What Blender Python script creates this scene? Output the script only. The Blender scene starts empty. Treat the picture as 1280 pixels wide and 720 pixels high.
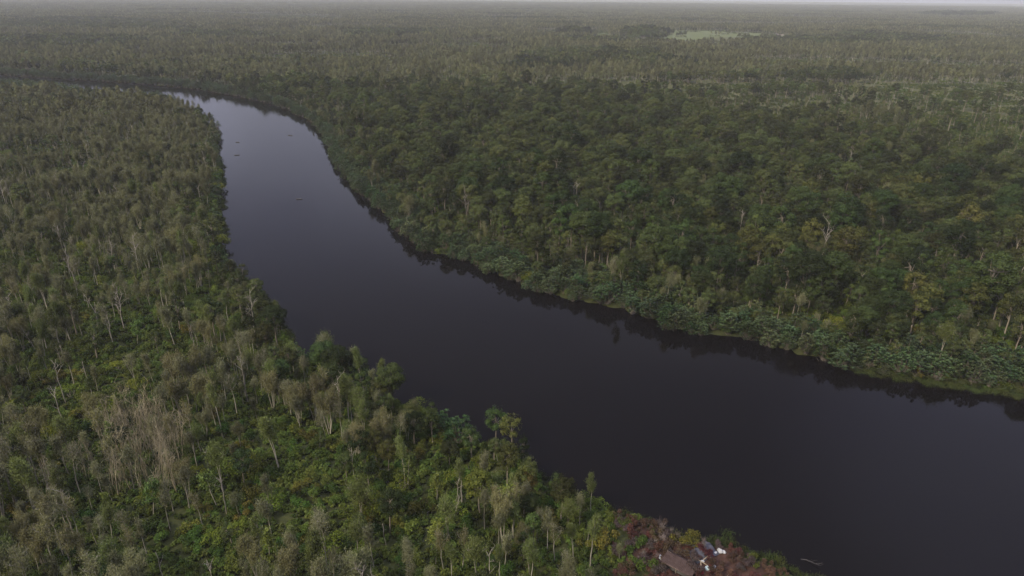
import bpy, math, random
import numpy as np
from mathutils import Vector, Matrix

C = bpy.context.scene
COL = C.collection
R = math.radians
rng = np.random.default_rng(11)
random.seed(11)

# ------------------------------------------------------------------ camera
CAM_H = 100.0
F_PX = 854.0                       # focal length in pixels of the 1280 px wide photograph
PITCH = math.atan((360 + 8.5) / F_PX)
ROLL = R(0.6)
cam_d = bpy.data.cameras.new('camera')
cam_d.sensor_width = 36.0
cam_d.lens = 36.0 * F_PX / 1280.0
cam_d.clip_start = 0.5
cam_d.clip_end = 40000.0
cam = bpy.data.objects.new('camera', cam_d)
COL.objects.link(cam)
CAM_M = Matrix.Translation((0, 0, CAM_H)) @ Matrix.Rotation(math.pi / 2 - PITCH, 4, 'X') @ Matrix.Rotation(ROLL, 4, 'Z')
cam.matrix_world = CAM_M
C.camera = cam
CR = np.array(CAM_M.to_3x3())


def ground(u, v, z=0.0):
    """where the line of sight through pixel (u, v) of the photograph meets the height z"""
    d = CR @ np.array([(u - 640) / F_PX, -(v - 360) / F_PX, -1.0])
    t = (z - CAM_H) / d[2]
    return np.array([d[0] * t, d[1] * t])


def project(x, y, z):
    p = np.stack([np.asarray(x, float), np.asarray(y, float), np.asarray(z, float) - CAM_H], -1) @ CR
    w = -p[..., 2]
    return 640 + F_PX * p[..., 0] / w, 360 - F_PX * p[..., 1] / w, w


# ------------------------------------------------------------------ sky, sun, exposure
SUN_EL, SUN_AZ = R(40), R(228)      # azimuth clockwise from +Y: the light comes from behind on the left
world = bpy.data.worlds.new('World')
C.world = world
world.use_nodes = True
nt = world.node_tree
nt.nodes.clear()
w_out = nt.nodes.new('ShaderNodeOutputWorld')
w_bg = nt.nodes.new('ShaderNodeBackground')
w_bg.inputs['Strength'].default_value = 0.1
sky = nt.nodes.new('ShaderNodeTexSky')
sky.sky_type = 'NISHITA'
sky.sun_disc = False
sky.sun_elevation = SUN_EL
sky.sun_rotation = SUN_AZ
sky.air_density = 1.5
sky.dust_density = 3.0
tc = nt.nodes.new('ShaderNodeTexCoord')
mp = nt.nodes.new('ShaderNodeMapping')
mp.inputs['Scale'].default_value = (1.0, 1.0, 2.6)
nz = nt.nodes.new('ShaderNodeTexNoise')
nz.inputs['Scale'].default_value = 2.2
nz.inputs['Detail'].default_value = 5
nz.inputs['Roughness'].default_value = 0.5
cr = nt.nodes.new('ShaderNodeValToRGB')
cr.color_ramp.elements[0].position = 0.3
cr.color_ramp.elements[0].color = (2.28, 2.32, 3.6, 1)
cr.color_ramp.elements[1].position = 0.72
cr.color_ramp.elements[1].color = (4.05, 4.1, 5.3, 1)
mx = nt.nodes.new('ShaderNodeMix')
mx.data_type = 'RGBA'
mx.inputs['Factor'].default_value = 0.88
nt.links.new(tc.outputs['Generated'], mp.inputs['Vector'])
nt.links.new(mp.outputs['Vector'], nz.inputs['Vector'])
nt.links.new(nz.outputs['Fac'], cr.inputs['Fac'])
nt.links.new(sky.outputs['Color'], mx.inputs['A'])
nt.links.new(cr.outputs['Color'], mx.inputs['B'])
# thinner, brighter cloud overhead and two brighter gaps in the deck
geo_w = nt.nodes.new('ShaderNodeSeparateXYZ')
nt.links.new(tc.outputs['Generated'], geo_w.inputs['Vector'])
zen = nt.nodes.new('ShaderNodeMapRange'); zen.interpolation_type = 'SMOOTHSTEP'
zen.inputs['From Min'].default_value = 0.80; zen.inputs['From Max'].default_value = 0.95
zen.inputs['To Min'].default_value = 1.0; zen.inputs['To Max'].default_value = 20
nt.links.new(geo_w.outputs['Z'], zen.inputs['Value'])
low = nt.nodes.new('ShaderNodeMapRange'); low.interpolation_type = 'SMOOTHSTEP'
low.inputs['From Min'].default_value = 0.23; low.inputs['From Max'].default_value = 0.52
low.inputs['To Min'].default_value = 1.06; low.inputs['To Max'].default_value = 0.50
nt.links.new(geo_w.outputs['Z'], low.inputs['Value'])
zl = nt.nodes.new('ShaderNodeMath'); zl.operation = 'MULTIPLY'
nt.links.new(zen.outputs['Result'], zl.inputs[0]); nt.links.new(low.outputs['Result'], zl.inputs[1])
bright = zl.outputs['Value']
for az_, el_, r0_, r1_, k_ in ((-25, 9.5, .10, .015, .35), (46, 31, .34, .10, .7)):
    dn = nt.nodes.new('ShaderNodeVectorMath'); dn.operation = 'DISTANCE'
    dn.inputs[1].default_value = (math.sin(R(az_)) * math.cos(R(el_)), math.cos(R(az_)) * math.cos(R(el_)), math.sin(R(el_)))
    nt.links.new(tc.outputs['Generated'], dn.inputs[0])
    ad = nt.nodes.new('ShaderNodeMath'); ad.operation = 'MULTIPLY_ADD'; ad.inputs[1].default_value = r0_ * .8
    nt.links.new(nz.outputs['Fac'], ad.inputs[0]); nt.links.new(dn.outputs['Value'], ad.inputs[2])
    g_ = nt.nodes.new('ShaderNodeMapRange'); g_.interpolation_type = 'SMOOTHSTEP'
    g_.inputs['From Min'].default_value = r0_ * 1.4; g_.inputs['From Max'].default_value = r0_ * .4 + r1_
    g_.inputs['To Min'].default_value = 0; g_.inputs['To Max'].default_value = k_
    nt.links.new(ad.outputs['Value'], g_.inputs['Value'])
    sm = nt.nodes.new('ShaderNodeMath'); sm.operation = 'ADD'
    nt.links.new(bright, sm.inputs[0]); nt.links.new(g_.outputs['Result'], sm.inputs[1])
    bright = sm.outputs['Value']
sc_w = nt.nodes.new('ShaderNodeVectorMath'); sc_w.operation = 'SCALE'
nt.links.new(mx.outputs['Result'], sc_w.inputs[0]); nt.links.new(bright, sc_w.inputs['Scale'])
nt.links.new(sc_w.outputs['Vector'], w_bg.inputs['Color'])
nt.links.new(w_bg.outputs['Background'], w_out.inputs['Surface'])

sun_d = bpy.data.lights.new('sun', 'SUN')
sun_d.energy = 4.2
sun_d.angle = R(10)
sun_d.color = (1.0, 0.91, 0.76)
sun = bpy.data.objects.new('sun', sun_d)
COL.objects.link(sun)
sd = Vector((math.sin(SUN_AZ) * math.cos(SUN_EL), math.cos(SUN_AZ) * math.cos(SUN_EL), math.sin(SUN_EL)))
sun.rotation_euler = sd.to_track_quat('Z', 'Y').to_euler()

C.view_settings.view_transform = 'Standard'
C.view_settings.look = 'None'
C.view_settings.exposure = 0.0
C.view_settings.gamma = 1.0
C.render.engine = 'CYCLES'
cy = C.cycles
cy.use_denoising = True
cy.max_bounces = 5
cy.diffuse_bounces = 2
cy.glossy_bounces = 2
cy.transmission_bounces = 2
cy.volume_bounces = 1
cy.transparent_max_bounces = 4
cy.caustics_reflective = False
cy.caustics_refractive = False

# ------------------------------------------------------------------ materials
def new_mat(name):
    m = bpy.data.materials.new(name)
    m.use_nodes = True
    return m, m.node_tree, m.node_tree.nodes['Principled BSDF']


def rgb(c):
    return (c[0], c[1], c[2], 1.0)


def tinted(name, c0, c1, rough=0.6, translucent=0.0, spec=0.3, vary=0.35, hue=0.05, scale=1.2):
    """leaf or bark: two colours by small noise, tinted by the object's own colour and a random amount for each plant"""
    m, t, b = new_mat(name)
    N, L = t.nodes, t.links
    geo = N.new('ShaderNodeNewGeometry')
    n1 = N.new('ShaderNodeTexNoise')
    n1.inputs['Scale'].default_value = scale
    n1.inputs['Detail'].default_value = 3
    L.new(geo.outputs['Position'], n1.inputs['Vector'])
    mix = N.new('ShaderNodeMix'); mix.data_type = 'RGBA'
    mix.inputs['A'].default_value = rgb(c0); mix.inputs['B'].default_value = rgb(c1)
    mr = N.new('ShaderNodeMapRange')
    mr.inputs['From Min'].default_value = 0.3; mr.inputs['From Max'].default_value = 0.7
    L.new(n1.outputs['Fac'], mr.inputs['Value'])
    L.new(mr.outputs['Result'], mix.inputs['Factor'])
    oi = N.new('ShaderNodeObjectInfo')
    mul = N.new('ShaderNodeMix'); mul.data_type = 'RGBA'; mul.blend_type = 'MULTIPLY'
    mul.inputs['Factor'].default_value = 1.0
    L.new(mix.outputs['Result'], mul.inputs['A'])
    L.new(oi.outputs['Color'], mul.inputs['B'])
    hsv = N.new('ShaderNodeHueSaturation')
    va = N.new('ShaderNodeMapRange')
    va.inputs['To Min'].default_value = 1 - vary; va.inputs['To Max'].default_value = 1 + vary
    L.new(oi.outputs['Random'], va.inputs['Value'])
    # leaf to leaf variation
    at = N.new('ShaderNodeAttribute'); at.attribute_name = 'leaf'
    lv = N.new('ShaderNodeMapRange')
    lv.inputs['To Min'].default_value = 0.68; lv.inputs['To Max'].default_value = 1.34; lv.clamp = False
    L.new(at.outputs['Fac'], lv.inputs['Value'])
    vm = N.new('ShaderNodeMath'); vm.operation = 'MULTIPLY'
    L.new(va.outputs['Result'], vm.inputs[0]); L.new(lv.outputs['Result'], vm.inputs[1])
    L.new(vm.outputs['Value'], hsv.inputs['Value'])
    hm = N.new('ShaderNodeMath'); hm.operation = 'MULTIPLY_ADD'
    hr = N.new('ShaderNodeMath'); hr.operation = 'FRACT'
    hk = N.new('ShaderNodeMath'); hk.operation = 'MULTIPLY'; hk.inputs[1].default_value = 7.31
    L.new(oi.outputs['Random'], hk.inputs[0]); L.new(hk.outputs['Value'], hr.inputs[0])
    hm.inputs[1].default_value = hue; hm.inputs[2].default_value = 0.5 - hue / 2
    L.new(hr.outputs['Value'], hm.inputs[0]); L.new(hm.outputs['Value'], hsv.inputs['Hue'])
    L.new(mul.outputs['Result'], hsv.inputs['Color'])
    L.new(hsv.outputs['Color'], b.inputs['Base Color'])
    b.inputs['Roughness'].default_value = rough
    b.inputs['Specular IOR Level'].default_value = spec
    if translucent:
        tr = N.new('ShaderNodeBsdfTranslucent')
        ms = N.new('ShaderNodeMixShader'); ms.inputs['Fac'].default_value = translucent
        L.new(hsv.outputs['Color'], tr.inputs['Color'])
        L.new(b.outputs['BSDF'], ms.inputs[1]); L.new(tr.outputs['BSDF'], ms.inputs[2])
        L.new(ms.outputs['Shader'], N['Material Output'].inputs['Surface'])
    return m


M_SWAMP_LEAF = tinted('swamp_leaf', (0.108, 0.114, 0.045), (0.172, 0.170, 0.080), 0.8, 0.2, 0.1, 0.32, 0.022)
M_SWAMP_BARK = tinted('pale_bark', (0.25, 0.225, 0.17), (0.37, 0.335, 0.26), 0.85, 0, 0.2, 0.25, 0.015, scale=2.0)
M_DEAD_BARK = tinted('dead_bark', (0.235, 0.205, 0.16), (0.36, 0.32, 0.26), 0.9, 0, 0.15, 0.25, 0.015, scale=2.0)
M_BROAD_LEAF = tinted('broad_leaf', (0.030, 0.042, 0.012), (0.068, 0.076, 0.022), 0.6, 0.12, 0.10, 0.60, 0.045)
M_BROAD_BARK = tinted('brown_bark', (0.16, 0.13, 0.10), (0.27, 0.23, 0.18), 0.85, 0, 0.2, 0.25, 0.015, scale=2.0)
M_SHRUB_LEAF = tinted('blue_green_leaf', (0.042, 0.066, 0.023), (0.094, 0.122, 0.052), 0.6, 0.15, 0.14, 0.40)
M_BUSH_LEAF = tinted('bush_leaf', (0.044, 0.066, 0.010), (0.092, 0.114, 0.020), 0.6, 0.2, 0.12, 0.40)
M_SAP_LEAF = tinted('young_leaf', (0.10, 0.13, 0.02), (0.155, 0.18, 0.034), 0.55, 0.25, 0.3, 0.3)
M_RED_LEAF = tinted('red_leaf', (0.058, 0.026, 0.017), (0.104, 0.046, 0.029), 0.6, 0.2, 0.2, 0.3)
M_GRASS = tinted('grass_blade', (0.042, 0.060, 0.014), (0.080, 0.095, 0.026), 0.6, 0.2, 0.2, 0.25)

# ------------------------------------------------------------------ mesh helpers
def build_mesh(name, parts):
    """parts: (verts Nx3, faces list or Mx4 array, material, leaf value per face or None)"""
    V, loops, starts, totals, mats, leaf = [], [], [], [], [], []
    mat_list, off, ls = [], 0, 0
    for vs, fs, m, lf in parts:
        if m not in mat_list:
            mat_list.append(m)
        mi = mat_list.index(m)
        vs = np.asarray(vs, np.float32).reshape(-1, 3)
        fs = np.asarray(fs, np.int32)
        if len(fs) == 0:
            continue
        k = fs.shape[1]
        V.append(vs)
        loops.append((fs + off).ravel())
        starts.append(ls + np.arange(len(fs)) * k)
        totals.append(np.full(len(fs), k))
        mats.append(np.full(len(fs), mi))
        leaf.append(np.full(len(fs), 0.5) if lf is None else lf)
        off += len(vs)
        ls += len(fs) * k
    V = np.concatenate(V); loops = np.concatenate(loops); starts = np.concatenate(starts)
    me = bpy.data.meshes.new(name)
    me.vertices.add(len(V)); me.vertices.foreach_set('co', V.ravel())
    me.loops.add(len(loops)); me.loops.foreach_set('vertex_index', loops.astype(np.int32))
    me.polygons.add(len(starts)); me.polygons.foreach_set('loop_start', starts.astype(np.int32))
    me.polygons.foreach_set('material_index', np.concatenate(mats).astype(np.int32))
    a = me.attributes.new('leaf', 'FLOAT', 'FACE')
    a.data.foreach_set('value', np.concatenate(leaf).astype(np.float32))
    for m in mat_list:
        me.materials.append(m)
    me.update(calc_edges=True)
    me.validate()
    return me


def unit(v):
    v = np.asarray(v, float)
    return v / np.maximum(np.linalg.norm(v, axis=-1, keepdims=True), 1e-9)


def tube(path, radii, n=5):
    path = np.asarray(path, float)
    k = len(path)
    t = unit(np.gradient(path, axis=0))
    ref = np.array([0.31, 0.95, 0.05])
    a = unit(np.cross(t, ref)); b = np.cross(t, a)
    ang = np.arange(n) * 2 * math.pi / n
    ring = a[:, None, :] * np.cos(ang)[None, :, None] + b[:, None, :] * np.sin(ang)[None, :, None]
    vs = (path[:, None, :] + ring * np.asarray(radii, float)[:, None, None]).reshape(-1, 3)
    i = np.arange(k - 1)[:, None] * n; j = np.arange(n)[None, :]; j2 = (j + 1) % n
    fs = np.stack([i + j, i + j2, i + n + j2, i + n + j], -1).reshape(-1, 4)
    return vs, fs


class Geo:
    """collects tubes (quads) and leaf faces"""
    def __init__(self):
        self.v, self.f, self.l, self.n = [], [], [], 0

    def add(self, vs, fs, leaf=None):
        self.v.append(vs); self.f.append(np.asarray(fs) + self.n); self.n += len(vs)
        self.l.append(np.full(len(fs), 0.5) if leaf is None else leaf)

    def tube(self, path, radii, n=5):
        self.add(*tube(path, radii, n))

    def leaves(self, c, normal, along, w, l, r):
        """rhombic leaf faces with centre c, surface normal, long axis along"""
        c = np.asarray(c, float); k = len(c)
        if k == 0:
            return
        n_ = unit(normal); a = unit(along - n_ * np.sum(along * n_, -1, keepdims=True)); s = np.cross(n_, a)
        w = np.broadcast_to(w, (k,))[:, None]; l = np.broadcast_to(l, (k,))[:, None]
        vs = np.stack([c - a * l * .5, c + s * w * .5 + n_ * l * 0.06, c + a * l * .5, c - s * w * .5 + n_ * l * 0.06], 1).reshape(-1, 3)
        fs = np.arange(k * 4).reshape(-1, 4)
        self.add(vs, fs, r.random(k))

    def part(self, mat):
        return (np.concatenate(self.v), np.concatenate(self.f), mat, np.concatenate(self.l)) if self.v else (np.zeros((0, 3)), np.zeros((0, 4), int), mat, None)


def sph(r, n):
    return unit(r.normal(size=(n, 3)))


def bent(r, p0, p1, k=5, wob=0.04):
    p0, p1 = np.asarray(p0, float), np.asarray(p1, float)
    t = np.linspace(0, 1, k)[:, None]
    L = np.linalg.norm(p1 - p0)
    w = np.cumsum(r.normal(size=(k, 3)) * wob * L * 0.5, 0)
    w -= w[0]
    w[:, 2] *= .3
    return p0 + (p1 - p0) * t + w * np.sin(t * math.pi * .5)


# ------------------------------------------------------------------ plant builders: each gives (trunk Geo, crown Geo, height)
def swamp_tree(seed, detail=1.0, h=None, lean=0.0, wide=1.0, forks=1, leafy=1.0):
    r = np.random.default_rng(seed)
    T, K = Geo(), Geo()
    H = h or r.uniform(9.5, 13.5)
    lx, ly = r.normal(size=2) * 0.03 + np.array([lean, 0])
    for fk in range(forks):
        dx, dy = (0, 0) if forks == 1 else r.normal(size=2) * 0.09
        Hf = H * (1 if fk == 0 else r.uniform(.75, 1))
        top = np.array([(lx + dx) * Hf, (ly + dy) * Hf, Hf])
        tr = bent(r, (r.normal() * .05 * fk, r.normal() * .05 * fk, -.3), top, 8, 0.025)
        rad = np.linspace(0.14, 0.025, 8) * H / 11 * (1 if forks == 1 else .8)
        T.tube(tr, rad, 5)
        nb = int(9 * (1 if forks < 3 else .7))
        base_t = r.uniform(.50, .66)
        tips = []
        for b in range(nb):
            t = base_t + (0.97 - base_t) * (b + r.random() * .8) / nb
            i = t * 7; i0 = min(int(i), 6); p = tr[i0] + (tr[i0 + 1] - tr[i0]) * (i - i0)
            az = r.uniform(0, 2 * math.pi)
            ln = (1.08 - t) * H * r.uniform(.18, .58) * wide + .4
            el = R(r.uniform(48, 76))
            q = p + ln * np.array([math.cos(az) * math.cos(el), math.sin(az) * math.cos(el), math.sin(el)])
            br = bent(r, p, q, 4, 0.08)
            T.tube(br, np.linspace(.05, .014, 4), 3)
            for s in np.linspace(.5, 1, 4):
                j = s * 3; j0 = min(int(j), 2)
                tips.append(br[j0] + (br[j0 + 1] - br[j0]) * (j - j0))
        tips.append(tr[-1]); tips = np.array(tips)
        # twigs and drooping brushes of narrow leaves round every branch point
        per = int(46 * detail * leafy) + 2
        ctr = np.repeat(tips, per, 0)
        spread = 0.35 * wide * (H / 11)
        d = r.normal(size=ctr.shape) * np.array([spread, spread, spread * 1.6])
        pos = ctr + d
        al = unit(d * .7 + r.normal(size=d.shape) * .6 + np.array([0, 0, 0.9]))
        sz = 1 / math.sqrt(detail)
        K.leaves(pos, sph(r, len(pos)), al, r.uniform(.06, .13, len(pos)) * sz, r.uniform(.30, .62, len(pos)) * sz, r)
        nt_ = int(len(tips) * 1.6 * detail)
        for q in tips[r.integers(0, len(tips), nt_)]:
            e = q + r.normal(size=3) * .45 + np.array([0, 0, .45])
            T.tube(np.array([q, (q + e) / 2 + r.normal(size=3) * .06, e]), [.018, .014, .006], 3)
    return T, K, H


def dead_tree(seed, h=None, lean=0.0, limbs=6, twigs=2, broken=False, hang=0):
    r = np.random.default_rng(seed)
    T, K = Geo(), Geo()
    H = h or r.uniform(8, 14)
    az = r.uniform(0, 6.28)
    tp = np.array([lean * H, r.normal() * .05 * H, H * math.sqrt(max(.1, 1 - lean * lean))])
    tr = bent(r, (0, 0, -.3), tp, 8, 0.04)
    T.tube(tr, np.linspace(.14, .04 if not broken else .09, 8) * H / 12, 6)
    if broken:
        e = tr[-1]
        T.tube(np.array([e, e + [.03, 0, .25], e + [.06, .02, .5]]), [.09, .05, .008], 4)
    for b in range(limbs):
        t = r.uniform(.4, .97)
        i = t * 7; i0 = min(int(i), 6); p = tr[i0] + (tr[i0 + 1] - tr[i0]) * (i - i0)
        az += r.uniform(1.2, 2.8)
        el = R(r.uniform(34, 72)); ln = H * r.uniform(.12, .25)
        q = p + ln * np.array([math.cos(az) * math.cos(el), math.sin(az) * math.cos(el), math.sin(el)])
        br = bent(r, p, q, 5, .12)
        K.tube(br, np.linspace(.055, .016, 5) * H / 12, 4)
        for s in range(twigs):
            o = br[r.integers(2, 5)]
            e = o + r.normal(size=3) * .6 + np.array([0, 0, .7])
            K.tube(np.array([o, (o + e) / 2 + r.normal(size=3) * .1, e]), [.03, .022, .008], 3)
    for s in range(hang):
        t = r.uniform(.3, 1); i = t * 7; i0 = min(int(i), 6); p = tr[i0] + (tr[i0 + 1] - tr[i0]) * (i - i0)
        p = p + r.normal(size=3) * np.array([.7, .7, .4])
        e = p + np.array([r.normal() * .7, r.normal() * .7, -r.uniform(1.5, 4.5)])
        K.tube(np.array([p, (p + e) / 2 + r.normal(size=3) * .25, e]), [.022, .03, .012], 3)
    return T, K, H


def broad_tree(seed, detail=1.0, h=None, wide=1.0, tall=1.0, lobes=14, gap=0.0):
    r = np.random.default_rng(seed)
    T, K = Geo(), Geo()
    H = h or r.uniform(13, 18)
    rw = H * r.uniform(.19, .25) * wide
    rh = H * .33 * tall
    cz = H - rh
    tr = bent(r, (0, 0, -.4), (r.normal() * .5, r.normal() * .5, cz + rh * .2), 6, .03)
    T.tube(tr, np.linspace(.26, .11, 6) * H / 15, 6)
    cs = []
    for k in range(lobes):
        for _ in range(20):
            d = unit(r.normal(size=3)); d[2] = d[2] * .9 + .15
            c = np.array([d[0] * rw * .72, d[1] * rw * .72, cz + d[2] * rh * .72]) + np.array([tr[-1][0], tr[-1][1], 0])
            if all(np.linalg.norm((c - o[0]) / np.array([rw, rw, rh])) > .42 for o in cs):
                break
        rad = rw * r.uniform(.28, .46)
        cs.append((c, rad))
        st = tr[r.integers(3, 6)]
        T.tube(bent(r, st, c, 4, .06), np.linspace(.09, .025, 4) * H / 15, 4)
    sz = 1 / math.sqrt(detail)
    for c, rad in cs:
        n = int(210 * detail * (rad / 1.5) ** 1.6)
        d = sph(r, n)
        d[:, 2] = np.where(d[:, 2] < -.35, -d[:, 2], d[:, 2])
        q = c + d * rad * np.array([1, 1, .82]) * (1 - np.abs(r.normal(size=(n, 1))) * .2) + r.normal(size=(n, 3)) * .14
        nn = unit(d * 1.0 + r.normal(size=(n, 3)) * .36 + np.array([0, 0, .22]))
        K.leaves(q, nn, sph(r, n), r.uniform(.22, .40, n) * sz, r.uniform(.34, .60, n) * sz, r)
    # loose outer sprays
    n = int(160 * detail)
    d = sph(r, n); d[:, 2] = np.abs(d[:, 2])
    q = np.array([tr[-1][0], tr[-1][1], cz]) + d * np.array([rw, rw, rh]) * r.uniform(.85, 1.12, (n, 1))
    K.leaves(q, sph(r, n), sph(r, n), .25 * sz, .45 * sz, r)
    return T, K, H


def river_shrub(seed, detail=1.0):
    r = np.random.default_rng(seed)
    T, K = Geo(), Geo()
    H = r.uniform(5.0, 7.5); W = H * r.uniform(.42, .56)
    nr = int(105 * detail)
    d = sph(r, nr); d[:, 2] = np.abs(d[:, 2])
    shell = r.uniform(.62, 1.08, (nr, 1))
    # a lumpy dome: rosettes of long leaves at the ends of the stems
    lump = 1 + .18 * np.sin(d[:, :1] * 6 + seed) * np.cos(d[:, 1:2] * 5 + seed * 2)
    cs = d * np.array([W, W, H * .72]) * shell * lump + np.array([0, 0, H * .25])
    for k in range(0, nr, 3):
        b = np.array([r.normal() * .4, r.normal() * .4, -.3])
        T.tube(bent(r, b, cs[k], 4, .06), [.06, .045, .03, .015], 4)
    for c, dd in zip(cs, d):
        k = 11
        az = r.uniform(0, 2 * math.pi) + np.arange(k) * 2.4
        el = R(10) + R(60) * np.arange(k) / k
        al = np.stack([np.cos(az) * np.cos(el), np.sin(az) * np.cos(el), np.sin(el)], -1) + dd * .35
        L = r.uniform(.5, .85, k) * (1 if detail >= 1 else 1.4)
        K.leaves(c + unit(al) * L[:, None] * .5, np.cross(al, np.cross(np.array([0, 0, 1.]), al)) + r.normal(size=(k, 3)) * .2 + [0, 0, .3], al, L * .42, L, r)
    return T, K, H


def bush(seed, detail=1.0, h=None, flat=1.0):
    r = np.random.default_rng(seed)
    T, K = Geo(), Geo()
    H = h or r.uniform(1.8, 3.6)
    nl = 6
    for k in range(nl):
        c = np.array([r.normal() * H * .34, r.normal() * H * .34, H * r.uniform(.4, .72) * flat])
        rad = H * r.uniform(.26, .38)
        T.tube(bent(r, (r.normal() * .1, r.normal() * .1, -.2), c, 3, .08), [.05, .04, .015], 4)
        n = int(120 * detail)
        d = sph(r, n); d[:, 2] = np.where(d[:, 2] < -.3, -d[:, 2], d[:, 2])
        q = c + d * rad * (1 - np.abs(r.normal(size=(n, 1))) * .25) + r.normal(size=(n, 3)) * .1
        K.leaves(q, unit(d + r.normal(size=(n, 3)) * .7 + [0, 0, .4]), sph(r, n), r.uniform(.14, .26, n) / math.sqrt(detail), r.uniform(.22, .42, n) / math.sqrt(detail), r)
    return T, K, H


def sapling(seed, detail=1.0, h=None, wide=1.0):
    r = np.random.default_rng(seed)
    T, K = Geo(), Geo()
    H = h or r.uniform(5.5, 10)
    tr = bent(r, (0, 0, -.3), (r.normal() * .4, r.normal() * .4, H), 7, .04)
    T.tube(tr, np.linspace(.09, .02, 7), 5)
    for k in range(16):
        t = r.uniform(.38, 1); i = t * 6; i0 = min(int(i), 5); p = tr[i0] + (tr[i0 + 1] - tr[i0]) * (i - i0)
        az = r.uniform(0, 6.28); ln = H * .15 * wide * (1.25 - t) / .6 * r.uniform(.6, 1.1)
        q = p + np.array([math.cos(az) * ln, math.sin(az) * ln, ln * .7])
        T.tube(bent(r, p, q, 3, .06), [.03, .02, .01], 3)
        n = int(46 * detail)
        m = r.random((n, 1))
        pos = p + (q - p) * (m * .8 + .3) + r.normal(size=(n, 3)) * .32
        K.leaves(pos, sph(r, n) + [0, 0, .7], sph(r, n), r.uniform(.16, .3, n), r.uniform(.28, .5, n), r)
    return T, K, H


# ------------------------------------------------------------------ the river banks
# silhouette of the near bank's trees (pixel, pixel, height of what is seen there) and the waterline of the far bank (pixel, pixel)
NEAR = [(-330, 100, 13), (-150, 96, 13), (0, 96, 13.5), (60, 99, 14), (110, 105, 14.5), (160, 109, 14.5), (200, 113, 13), (228, 123, 10), (258, 140, 7), (276, 157, 4),
        (272, 180, 4), (278, 205, 4), (274, 232, 5), (277, 262, 6), (276, 298, 8), (300, 325, 8), (328, 350, 8), (350, 382, 8),
        (376, 420, 8), (432, 424, 9), (462, 456, 8), (500, 472, 8), (540, 490, 8), (588, 520, 8), (625, 522, 9), (655, 548, 8),
        (700, 585, 6), (760, 612, 5), (838, 640, 5), (868, 660, 4), (905, 671, 1.6), (950, 692, 1.2), (1000, 714, 1), (1050, 745, .5), (1110, 800, 0), (1180, 1000, 0)]
FAR = [(2300, 760), (1900, 620), (1600, 548), (1380, 512), (1280, 495), (1200, 483), (1133, 473), (1067, 460), (1000, 446), (954, 428), (900, 421), (852, 414), (773, 388), (715, 376),
       (670, 363), (617, 342), (573, 323), (533, 315), (500, 290), (470, 258), (437, 230), (425, 211), (412, 185), (400, 163), (370, 142), (340, 131), (307, 123), (272, 116), (240, 111),
       (190, 106), (150, 103), (100, 100), (50, 97), (0, 94), (-150, 88), (-330, 84)]


def smooth(pts, k=5):
    pts = np.asarray(pts, float)
    out = []
    P = np.vstack([2 * pts[0] - pts[1], pts, 2 * pts[-1] - pts[-2]])
    for i in range(1, len(P) - 2):
        a, b, c, d = P[i - 1], P[i], P[i + 1], P[i + 2]
        for s in np.arange(k) / k:
            out.append(.5 * ((2 * b) + (c - a) * s + (2 * a - 5 * b + 4 * c - d) * s * s + (3 * b - a - 3 * c + d) * s ** 3))
    out.append(pts[-1])
    return np.array(out)


near_pts = smooth([ground(u, v, h) for u, v, h in NEAR])
far_pts = smooth([ground(u, v, 0) for u, v in FAR])
near_pts = near_pts + rng.normal(size=near_pts.shape) * .5
far_pts = far_pts + rng.normal(size=far_pts.shape) * .6
river = np.vstack([near_pts, far_pts])
seg_a, seg_b = river, np.roll(river, -1, 0)
NN = len(near_pts)


def river_dist(x, y):
    """distance to the river's edge (positive on land), and True where the near bank is the closer one"""
    p = np.stack([np.ravel(x), np.ravel(y)], -1).astype(float)
    best = np.full(len(p), 1e9); side = np.zeros(len(p), bool); inside = np.zeros(len(p), bool)
    for i in range(len(seg_a)):
        a, b = seg_a[i], seg_b[i]
        ab = b - a
        if i not in (NN - 1, len(seg_a) - 1):
            t = np.clip(((p - a) @ ab) / max(ab @ ab, 1e-9), 0, 1)
            d = np.hypot(*(p - a - t[:, None] * ab).T)
            m = d < best
            best[m] = d[m]; side[m] = i < NN
        c = (a[1] > p[:, 1]) != (b[1] > p[:, 1])
        if abs(ab[1]) > 1e-12:
            inside ^= c & (p[:, 0] < a[0] + (p[:, 1] - a[1]) / ab[1] * ab[0])
    best[inside] *= -1
    return best.reshape(np.shape(x)), side.reshape(np.shape(x))


# value noise for densities
_tab = np.random.default_rng(5).random((256, 256))


def vnoise(x, y, s, o=0):
    x = np.asarray(x, float) / s + 37.7 * (o + 1); y = np.asarray(y, float) / s + 91.3 * (o + 1)
    xi, yi = np.floor(x).astype(int), np.floor(y).astype(int); fx, fy = x - xi, y - yi
    fx = fx * fx * (3 - 2 * fx); fy = fy * fy * (3 - 2 * fy)
    g = lambda a, b: _tab[a % 256, b % 256]
    return (g(xi, yi) * (1 - fx) + g(xi + 1, yi) * fx) * (1 - fy) + (g(xi, yi + 1) * (1 - fx) + g(xi + 1, yi + 1) * fx) * fy


def land_height(d, x, y):
    s = np.clip((d + 2.5) / 5.0, 0, 1); s = s * s * (3 - 2 * s)
    return -1.6 + 2.2 * s + np.clip(d, 0, 30) / 30 * .5 + (vnoise(x, y, 9) - .5) * .35 * (d > 3)


# ------------------------------------------------------------------ ground, water, haze
def axis(parts):
    out = []
    for a, b, st in parts:
        out.append(np.arange(a, b, st))
    return np.concatenate(out + [[parts[-1][1]]])


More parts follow.
